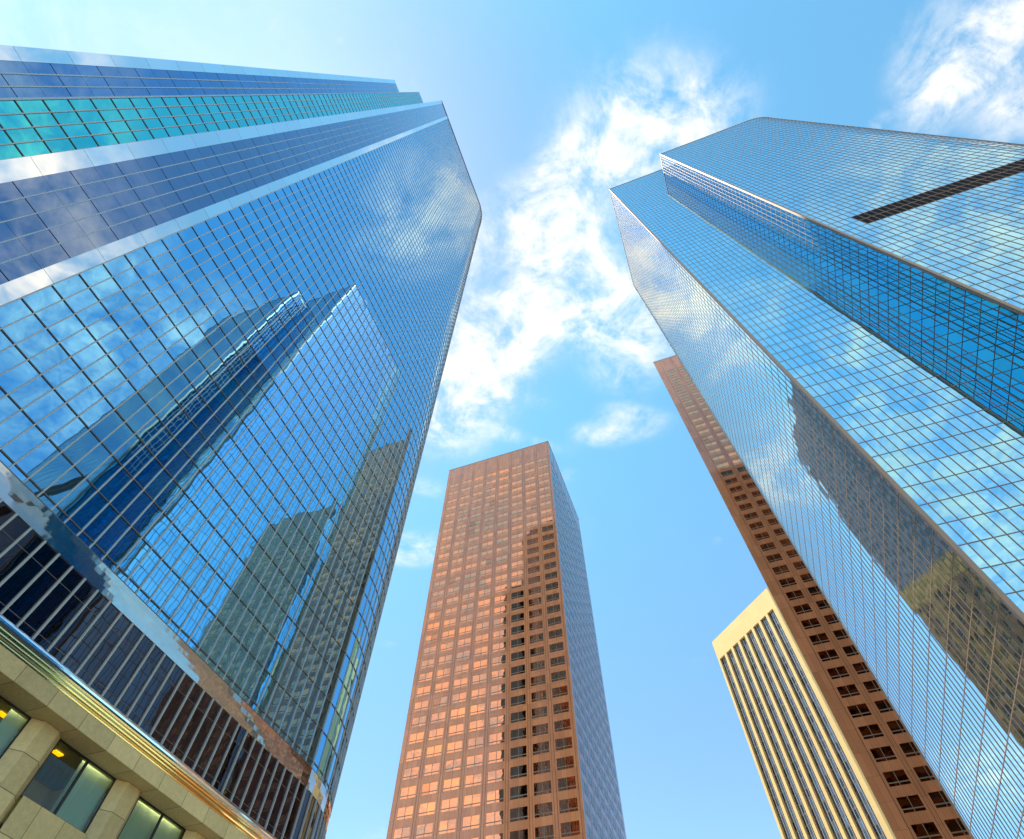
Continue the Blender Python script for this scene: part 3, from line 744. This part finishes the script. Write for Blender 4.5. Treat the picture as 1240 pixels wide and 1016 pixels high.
veil = math_(nt, 'MULTIPLY', math_(nt, 'MULTIPLY', gate.outputs[0], acc), vr.outputs[0])
mask = math_(nt, 'MAXIMUM', math_(nt, 'MULTIPLY', mr.outputs[0], gate.outputs[0]), veil)
# clear sky tuned towards cyan
tint = nd(nt, 'ShaderNodeMix', data_type='RGBA', blend_type='MULTIPLY'); tint.inputs[0].default_value = 1
nt.links.new(sky.outputs[0], tint.inputs[6]); tmix = nd(nt, 'ShaderNodeMix', data_type='RGBA'); tf = nd(nt, 'ShaderNodeMapRange', interpolation_type='SMOOTHSTEP')
tf.inputs['From Min'].default_value = .35; tf.inputs['From Max'].default_value = .95; nt.links.new(sep.outputs[2], tf.inputs['Value']); nt.links.new(tf.outputs[0], tmix.inputs[0])
tmix.inputs[6].default_value = (.80, .95, .95, 1); tmix.inputs[7].default_value = (.76, 1.28, 1.16, 1)
def dotdir(v, a, b, lo, hi):
    d = nd(nt, 'ShaderNodeVectorMath', operation='DOT_PRODUCT'); d.inputs[1].default_value = v; nt.links.new(tc.outputs['Generated'], d.inputs[0])
    m = nd(nt, 'ShaderNodeMapRange', interpolation_type='SMOOTHSTEP')
    for i, x in zip(('From Min', 'From Max', 'To Min', 'To Max'), (a, b, lo, hi)): m.inputs[i].default_value = x
    nt.links.new(d.outputs['Value'], m.inputs['Value']); return m.outputs[0]
south = dotdir(-SV, -.08, .62, 1.0, 1.5); sung = dotdir(sd, .84, .98, 1.0, .87); sunr = dotdir(sd, .84, .98, 1.0, 1.32)
sc1 = nd(nt, 'ShaderNodeVectorMath', operation='SCALE'); nt.links.new(tmix.outputs[2], sc1.inputs[0]); nt.links.new(south, sc1.inputs['Scale'])
cb3 = nd(nt, 'ShaderNodeCombineXYZ'); cb3.inputs[2].default_value = 1; nt.links.new(sunr, cb3.inputs[0]); nt.links.new(sung, cb3.inputs[1])
mu = nd(nt, 'ShaderNodeVectorMath', operation='MULTIPLY'); nt.links.new(sc1.outputs[0], mu.inputs[0]); nt.links.new(cb3.outputs[0], mu.inputs[1])
nt.links.new(mu.outputs[0], tint.inputs[7])
cl = nd(nt, 'ShaderNodeMix', data_type='RGBA')
warm = nd(nt, 'ShaderNodeMix', data_type='RGBA')
wf = nd(nt, 'ShaderNodeMapRange'); wf.inputs['From Min'].default_value = .35; wf.inputs['From Max'].default_value = .62; nt.links.new(sep.outputs[2], wf.inputs['Value'])
nt.links.new(wf.outputs[0], warm.inputs[0]); warm.inputs[6].default_value = tuple(c / STR for c in (.95, .86, .70)) + (1,); warm.inputs[7].default_value = tuple(c / STR for c in (.65, .60, .53)) + (1,)
nt.links.new(mask, cl.inputs[0]); nt.links.new(tint.outputs[2], cl.inputs[6]); nt.links.new(warm.outputs[2], cl.inputs[7])
nt.links.new(cl.outputs[2], bg.inputs['Color'])

# ================================================================== render settings
scn.render.engine = 'CYCLES'
scn.cycles.max_bounces = 10; scn.cycles.glossy_bounces = 8; scn.cycles.diffuse_bounces = 3; scn.cycles.transparent_max_bounces = 8
scn.cycles.caustics_reflective = False; scn.cycles.caustics_refractive = False
scn.cycles.sample_clamp_indirect = 6
scn.cycles.use_denoising = True
scn.view_settings.view_transform = 'Standard'; scn.view_settings.look = 'None'; scn.view_settings.exposure = 1.2; scn.view_settings.gamma = 1
